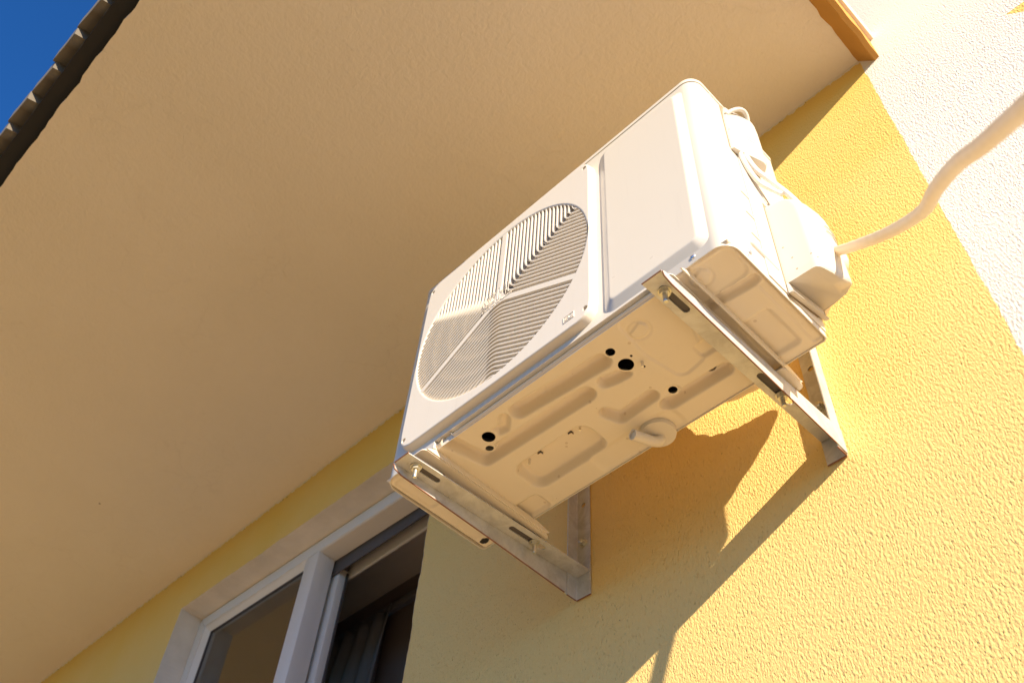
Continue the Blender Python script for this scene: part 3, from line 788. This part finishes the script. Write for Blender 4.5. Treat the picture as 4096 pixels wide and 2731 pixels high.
stroke([(-.006, .0185), *[(-.022 + .0165 * math.cos(R(a)), .002 + .0165 * math.sin(R(a))) for a in range(80, 281, 16)], (-.004, -.0145), (-.004, -.009), (-.020, -.009), *[(-.021 + .0105 * math.cos(R(a)), .002 + .0105 * math.sin(R(a))) for a in range(250, 109, -20)], (-.006, .013), (-.006, .0185)], .0013, YT, .0008, 'raised_emblem', hubo, 'plastic', LX, LZ)
stroke([(.002, .022), (.002, -.0145), (.009, -.0145), (.009, .001), (.026, .001), (.026, -.0145), (.033, -.0145), (.033, .022), (.026, .022), (.026, .007), (.009, .007), (.009, .022), (.002, .022)], .0013, YT, .0008, 'raised_emblem', hubo, 'plastic', LX, LZ)
text('Cooper&Hunter', LX + .003, LZ - .0225, .0115, YT - .0004, .0007, 'raised_lettering', hubo, 'plastic', .086)
ex, ez = .492, .062
fr = bmesh.new()
for a in ((ex - .012, ex + .012, ez + .0066, ez + .0078), (ex - .012, ex + .012, ez - .0078, ez - .0066), (ex - .012, ex - .0108, ez - .0065, ez + .0065), (ex + .0108, ex + .012, ez - .0065, ez + .0065)):
    box_bm(a[0], a[1], YB - .0011, YB, a[2], a[3], 0, 1, fr)
bm_obj('letter_box', fr, 'plastic', gr, False)
text('EU', ex, ez, .0125, YB - .0004, .0007, 'raised_lettering', gr, 'plastic', .017)
# fan behind the grille
bm = bmesh.new(); cyl_bm((CXF, -YF + .030, CZF), (CXF, -YF + .075, CZF), .055, .060, 32, True, bm)
for b_ in range(3):
    n1, n2 = 8, 12; G = []
    for i in range(n1 + 1):
        r = .05 + (.222 - .05) * i / n1; row = []
        for j in range(n2 + 1):
            a = R(120 * b_ + 20 + (j / n2 - .5) * (84 + 10 * i / n1) + 22 * i / n1)
            row.append(bm.verts.new((CXF + r * math.cos(a), -YF + .034 + .040 * (j / n2) + .010 * math.sin(math.pi * j / n2), CZF + r * math.sin(a))))
        G.append(row)
    for i in range(n1):
        for j in range(n2): bm.faces.new((G[i][j], G[i + 1][j], G[i + 1][j + 1], G[i][j + 1]))
bm_obj('fan', bm, 'fan', ac, True, 60)
bm = loft([cring(-YF + .05, RF - .006), cring(-YF + .128, RF - .002)]); bm_obj('fan_duct', bm, 'fan', ac, True)
# raised panel on the right of the front
def rr3(x0, x1, z0, z1, r, y): return [(x, y, z) for x, z in rrect(x0, x1, z0, z1, r, 6)]
bm = loft([rr3(.557, .770, .022, .566, .020, -YF + .0003), rr3(.5590, .768, .0240, .564, .020, -YF - .0008), rr3(.5600, .7670, .0250, .563, .020, -YF - .0014), rr3(.5735, .7555, .0375, .5475, .012, -YF - .0086), rr3(.5750, .7540, .0390, .5460, .012, -YF - .0095), rr3(.5770, .7520, .0410, .5440, .011, -YF - .0100), rr3(.5790, .7500, .0430, .5420, .010, -YF - .0100)], cap1=True)
bm_obj('raised_panel', bm, 'ac', ac, True, 28)
def screw(p, d, nm='screw', parent=ac, r=.0052):
    p = Vector(p); d = Vector(d); bm = bmesh.new(); prof = [(1, 0), (1, .0006), (.8, .0022), (.4, .0030), (.05, .0032)]
    a = d.orthogonal().normalized(); b = d.cross(a); rings = []
    for f, h in prof: rings.append([bm.verts.new(p + d * h + (a * math.cos(2 * math.pi * i / 16) + b * math.sin(2 * math.pi * i / 16)) * r * f) for i in range(16)])
    for r0, r1 in zip(rings, rings[1:]):
        for i in range(16): bm.faces.new((r0[i], r0[(i + 1) % 16], r1[(i + 1) % 16], r1[i]))
    bm.faces.new(rings[-1]); return bm_obj(nm, bm, 'screw', parent, True, 60)
screw((.736, -YF, .0145), (0, -1, 0)); screw((W_, -.381, .026), (1, 0, 0)); screw((.30, -YF + .001, H_ - .012), (0, -1, 0), r=.004)
# ------------------------------------------------------------------ right side
def ridge(y0, y1, z0, z1, h, r, nm='pressed_rib', x=W_):
    dy, dz = y1 - y0, z1 - z0; L_ = math.hypot(dy, dz); ty, tz = dy / L_, dz / L_; ny, nz = -tz, ty; bm = bmesh.new()
    rings = []
    for f, hh in ((1, -.0003), (.85, h * .55), (.45, h)):
        ring_ = []
        for i in range(20):
            a = 2 * math.pi * i / 20; u = math.cos(a) * r * f + (L_ if math.cos(a) > 0 else 0); v = math.sin(a) * r * f
            ring_.append(bm.verts.new((x + hh, y0 + ty * u + ny * v, z0 + tz * u + nz * v)))
        rings.append(ring_)
    for r0, r1 in zip(rings, rings[1:]):
        for i in range(20): bm.faces.new((r0[i], r0[(i + 1) % 20], r1[(i + 1) % 20], r1[i]))
    bm.faces.new(rings[-1]); return bm_obj(nm, bm, 'ac', ac, True, 60)
for z in (.242, .176, .110): ridge(-.356, -.304, z, z, .0022, .003)
ridge(-.366, -.302, .068, .066, .005, .008)
side = bmesh.new()
box_bm(W_ - .001, W_ + .0016, -.388, -.3865, .01, LH - .002, 0, 1, side); box_bm(W_ - .001, W_ + .0012, -.374, -.373, .01, LH - .002, 0, 1, side)
bm_obj('panel_seam', side, 'ac', ac, False)
box('side_panel', W_, W_ + .0024, -.3345, -.182, .012, .435, 'ac', ac, .0011)
bm = tube_bm(spline([(W_ + .003, -.318, .385), (W_ + .003, -.306, .345), (W_ + .003, -.270, .300)], 8), .0016, 8); tube_bm(spline([(W_ + .003, -.306, .388), (W_ + .003, -.294, .350), (W_ + .003, -.258, .306)], 8), .0016, 8, bm); bm_obj('panel_lip', bm, 'ac', ac)
box('sticker', W_ + .0026, W_ + .0031, -.238, -.184, .33, .42, 'label', ac)
# hand-hold cover near the top
def lerp3(a, b, t): return tuple(a[i] + (b[i] - a[i]) * t for i in range(3))
def hand_cover():
    # plan section: x offset against y, swelling towards the rear
    sec = [(-.354, .0), (-.352, .005), (-.338, .009), (-.320, .016), (-.302, .023), (-.290, .027), (-.280, .026), (-.272, .018), (-.268, .008), (-.266, 0)]
    zs = [(.398, .92), (.402, 1), (.470, 1), (.520, 1), (.552, .97), (.572, .82), (.582, .48), (.585, .05)]
    rings = [[(W_ + .0005 + o * k + (.002 if 0 < o else 0), y if z < .5 else -.312 + (y + .312) * (1 - .25 * ((z - .5) / .085) ** 2), z) for y, o in sec] for z, k in zs]
    bm = loft(rings, closed=False); bm.verts.ensure_lookup_table(); bm.faces.new([bm.verts[i] for i in range(len(sec))])
    return bm
cov = bm_obj('hand_cover', hand_cover(), 'cover', ac, True, 40)
# arched grip rim over a hollow
arc = [(W_ + .006 + .023 * math.sin(math.pi * min(1, t * 1.1)) , -.348 + .078 * t, .540 + .046 * math.sin(math.pi * t) ** .8 - .03 * t) for t in [i / 14 for i in range(15)]]
bm = tube_bm(arc, .0045, 10); bm_obj('grip_rim', bm, 'cover', cov, True, 80)
for dz in (0, .012):
    bm = tube_bm(spline([(W_ + .014, -.330, .478 - dz), (W_ + .026, -.300, .470 - dz), (W_ + .029, -.282, .458 - dz)], 6), .0012, 6); bm_obj('cover_ridge', bm, 'cover', cov)
# valve cover: rounded hood, open edges onto the side panel
def valve_cover():
    sec = [(-.286, 0), (-.2855, .012), (-.2842, .050), (-.284, .054), (-.2825, .0585), (-.2785, .0625), (-.273, .065), (-.269, .0662), (-.255, .0705), (-.235, .0730), (-.213, .0725), (-.196, .0700), (-.182, .066), (-.173, .052), (-.168, .025), (-.167, 0)]
    zs = [(.040, .72, .0), (.038, .93, 0), (.042, .98, 0), (.052, 1, 0), (.058, 1, 0), (.12, 1, 0), (.200, .990, 0), (.232, .95, 0), (.253, .86, 0), (.267, .68, 0), (.275, .40, 0), (.279, .05, 0)]
    cy = -.232; rings = []
    for z, k, _ in zs:
        kk = 1 if z > .05 else (.93 if z < .0395 and k < .8 else .985)
        ring_ = []
        for y, o in sec:
            top_y = y
            zz = z + (.010 * (y + .232) / .055 if z > .2 else 0) + (.042 * max(0, min(1, (y + .228) / .046)) * max(0, 1 - (z - .038) / .06))
            ring_.append((W_ + .0018 + o * k, cy + (top_y - cy) * kk, zz))
        rings.append(ring_)
    bm = loft(rings, closed=False)
    bm.verts.ensure_lookup_table(); bm.faces.new([bm.verts[i] for i in range(len(sec))]); return bm
bm = prism_bm([(-.2885, .2815), (-.1645, .2815), (-.1645, .070), (-.200, .032), (-.2885, .006)], 'x', W_ + .0026, W_ + .0034); bm_obj('cover_gap_line', bm, 'gap', ac)  # dark plate showing round the valve cover, drawn as its shadow line
bm = prism_bm(rrect(-.3562, -.2640, .3958, .5868, .012, 4), 'x', W_ + .0002, W_ + .0012); bm_obj('cover_gap_line', bm, 'gap', ac)  # same drawn shadow line round the hand cover
vc = bm_obj('valve_cover', valve_cover(), 'cover', ac, True, 55)
for dz in (0, .016):
    bm = tube_bm(spline([(W_ + .0760, -.238, .186 - dz), (W_ + .0762, -.220, .190 - dz), (W_ + .0722, -.200, .194 - dz), (W_ + .064, -.186, .196 - dz)], 6), .0011, 6); bm_obj('cover_ridge', bm, 'cover', vc)
bm = prism_bm([(W_ + .001, .0405), (W_ + .001, .012), (W_ + .016, .008), (W_ + .018, .012), (W_ + .006, .018), (W_ + .006, .0405)], 'y', -.287, -.178)
for v in bm.verts: pass
b2 = bmesh.new()
for v in bm.verts: pass
bm.free()
poly = [(W_ + .0036, .0400), (W_ + .0036, .012), (W_ + .0125, .0095), (W_ + .0135, .0125), (W_ + .0075, .017), (W_ + .0070, .0400)]
A = [b2.verts.new((x, -.289, z - .004)) for x, z in poly]; B = [b2.verts.new((x, -.178, z + .030)) for x, z in poly]
b2.faces.new(A); b2.faces.new(list(reversed(B)))
for i in range(len(poly)): b2.faces.new((A[i], A[(i + 1) % 6], B[(i + 1) % 6], B[i]))
bmesh.ops.bevel(b2, geom=b2.edges[:], offset=.0012, segments=2, affect='EDGES')
bm_obj('cover_flange', b2, 'cover', vc, True, 40)
# supply cables from the hand cover to the valve cover
bm = tube_bm(spline([(W_ + .010, -.330, .43), (W_ + .012, -.322, .392), (W_ + .016, -.305, .362), (W_ + .026, -.285, .340), (W_ + .042, -.262, .300), (W_ + .052, -.245, .262), (W_ + .055, -.235, .24)], 8), .0052, 12); bm_obj('cable', bm, 'cable', ac, True, 80)
bm = tube_bm(spline([(W_ + .008, -.336, .43), (W_ + .007, -.332, .392), (W_ + .008, -.318, .356), (W_ + .012, -.298, .330), (W_ + .022, -.280, .318), (W_ + .034, -.268, .300)], 8), .0046, 12); bm_obj('cable', bm, 'cable', ac, True, 80)

# ================================================================== WALL BRACKETS
A1, A2, WF, L_, ZBt = .0922, .7057, .0384, .4817, -.0687
TH = .0024
def bracket(xp, s, nm_label):
    """xp: x of the upright flanges, s: +1 the flat flanges run to the right"""
    root = empty('wall_bracket', (0, 0, 0), nm_label, 'bracket', 'brackets carrying the unit')
    def X(u): return xp + s * u
    # arm: flat flange on top (slotted), upright flange below it, tapering to the tip
    bm = bmesh.new()
    y0, y1 = -L_, -.0
    def zt(y): return arm_z(y)
    tip = .010
    poly = [(0, y1 - .0005), (WF, y1 - .0005), (WF, y0 + .004), (WF - .004, y0), (.004, y0), (0, y0 + .012)] if False else [(.0002, -.0042), (WF - .0004, -.0042), (WF - .0004, y0), (.0002, y0)]
    A = [bm.verts.new((X(u), y, zt(y))) for u, y in poly]; B = [bm.verts.new((X(u), y, zt(y) - TH)) for u, y in poly]
    bm.faces.new(A); bm.faces.new(list(reversed(B)))
    for i in range(4): bm.faces.new((A[i], A[(i + 1) % 4], B[(i + 1) % 4], B[i]))
    bmesh.ops.recalc_face_normals(bm, faces=bm.faces)
    arm = bm_obj('arm', bm, 'galv', root)
    cuts = []
    for ya, yb in ((-.454, -.398), (-.206, -.122)):
        pl = [(X(.0205) + a, b) for b, a in stadium(ya, yb, 0, .0062)]
        cuts.append(bm_obj('c', prism_bm(pl, 'z', -.08, .03), None))
    cut(arm, cuts); arm.data.materials.clear(); arm.data.materials.append(M['galv'])
    # upright flange of the arm
    P = [(-.0045, arm_z(0) - TH * .4), (y0 + .006, arm_z(y0) - TH * .4), (y0, arm_z(y0) - .004), (y0 + .003, arm_z(y0) - .0125), (y0 + .02, arm_z(y0 + .02) - .0185), (-.25, arm_z(-.25) - .0340), (-.036, ZBt + .004), (-.0045, ZBt + .0006)]
    xa, xb = sorted((X(-TH) , X(-.0003)))
    up = prism_bm(P, 'x', xa, xb)
    bmesh.ops.bevel(up, geom=up.edges[:], offset=.0004, segments=1, affect='EDGES')
    bm_obj('arm_web', up, 'galv', arm, True, 30)
    # rusty cut edge along the bottom of the upright flange
    pts = [Vector((X(-TH * .5), y, z - .0001)) for y, z in P[2:7]]
    bm_obj('cut_edge', tube_bm(pts, .00135, 6), 'cutedge', arm, True, 80)
    pts = [Vector((X(u), y0 - .0002, arm_z(y0) - TH * .5)) for u in (.001, .02, WF)]
    bm_obj('cut_edge', tube_bm(pts, .0013, 6), 'cutedge', arm, True, 80)
    # wall leg: angle with one flange on the wall
    bm = bmesh.new()
    pl = [(X(0), -.0012), (X(WF), -.0012), (X(WF), -.0012 - TH), (X(TH * 1.4), -.0012 - TH), (X(TH), -.0016 - TH * 1.4), (X(TH), -.031), (X(0), -.031)]
    leg = prism_bm(pl, 'z', ZBt, .36)
    bmesh.ops.recalc_face_normals(leg, faces=leg.faces)
    lo = bm_obj('wall_leg', leg, 'galv', root)
    cuts = [bm_obj('c', cyl_bm((X(.0205), -.03, z), (X(.0205), .02, z), .0062, .0062, 18), None) for z in (.168, .27)]
    cut(lo, cuts); lo.data.materials.clear(); lo.data.materials.append(M['galv']); shade(lo.data, 30)
    bm_obj('cut_edge', tube_bm([Vector((X(WF), -.0024, ZBt)), Vector((X(.002), -.0026, ZBt)), Vector((X(.0012), -.006, ZBt)), Vector((X(.0012), -.031, ZBt))], .0014, 6), 'cutedge', lo, True, 80)
    for ya, yb in ((-.462, -.392), (-.218, -.140)):  # dark blocks added above the slots to stand for shade inside the foot
        pb = bmesh.new(); pts = [(.006, ya), (.034, ya), (.034, yb), (.006, yb)]
        A = [pb.verts.new((X(u), y, arm_z(y) + .0004)) for u, y in pts]; B = [pb.verts.new((X(u), y, arm_z(y) + .0070)) for u, y in pts]
        pb.faces.new(A); pb.faces.new(list(reversed(B)))
        for i in range(4): pb.faces.new((A[i], A[(i + 1) % 4], B[(i + 1) % 4], B[i]))
        bm_obj('slot_shade_block', pb, 'rubber_and_shade', root)
    def bolt(x, y, z, d, nm, par, rn=.0085, rb=.0042, ln=.017):
        d = Vector(d); p = Vector((x, y, z)); bm = cyl_bm(p, p + d * .0018, .0105, .0105, 24)
        cyl_bm(p + d * .0018, p + d * .0085, rn, rn, 6, True, bm)
        b = bm_obj(nm, bm, 'bolt', par, True, 25)
        bm = bmesh.new(); rg = [p + d * .0085 + d * (ln * i / 8) for i in range(9)]
        tube_bm(rg, [rb * (1 if i % 2 else .9) for i in range(8)] + [rb * .8], 14, bm); bm_obj('bolt_end', bm, 'bolt', b, True, 40); return b
    for y in (-.449, -.146):
        bolt(X(.0215), y, arm_z(y) - TH - .0002, (0, .04, -1), 'bolt', root)
    bolt(X(.021), -.0012 - TH, .063, (0, -1, 0), 'anchor_bolt', root, .0075, .0045, .005)
    return root
bracket(A1, 1, 'galvanised steel bracket in shade under the left end of the unit')
bracket(A2, -1, 'sunlit galvanised steel bracket under the right end, beside the valve cover')

# ================================================================== HOSE
def pix(u, v, t):
    d = (RX * ((u - 2048) / 3830.7) + DN * ((v - 1365.5) / 3830.7) + FW).normalized(); return Vector(m.translation) + d * t
HP = [Vector((.858, -.205, .165)), pix(3335, 1008, 1.69), pix(3450, 972, 1.55), pix(3570, 922, 1.44), pix(3690, 845, 1.30), pix(3745, 755, 1.16), pix(3830, 655, 1.06), pix(3930, 580, .96), pix(4050, 475, .86), pix(4250, 300, .75), pix(4550, 60, .68), Vector((1.72, -1.05, -.72)), Vector((1.95, -1.2, -1.0)), Vector((2.05, -1.2, -1.8)), Vector((2.06, -1.15, -2.74))]
hp = spline(HP, 12)
bm = tube_bm(hp, [.0086 * (1 + .035 * math.sin(i * 1.9) + .03 * noise.noise(Vector((i * .7, 0, 0)))) for i in range(len(hp))], 16)
ho = bm_obj('hose', bm, 'soft_hose', None, True, 80); tag(ho, 'pale wrapped hose running from the valve cover out to the right', 'hose')

# ================================================================== PIPES BEHIND THE UNIT
pp = spline([(.835, -.185, .165), (.838, -.150, .200), (.800, -.120, .205), (.735, -.090, .185), (.660, -.072, .168), (.590, -.064, .165), (.520, -.060, .185), (.460, -.055, .235), (.430, -.040, .300), (.420, .01, .33)], 8)
bm = tube_bm(pp, [.027 * (1 + .04 * math.sin(i * 1.3) + .05 * noise.noise(Vector((i * .4, 3, 0)))) for i in range(len(pp))], 18)
po = bm_obj('insulated_pipe', bm, 'hose', None, True, 80); tag(po, 'white wrapped pipe showing between the rear edge of the unit and the wall', 'pipe')
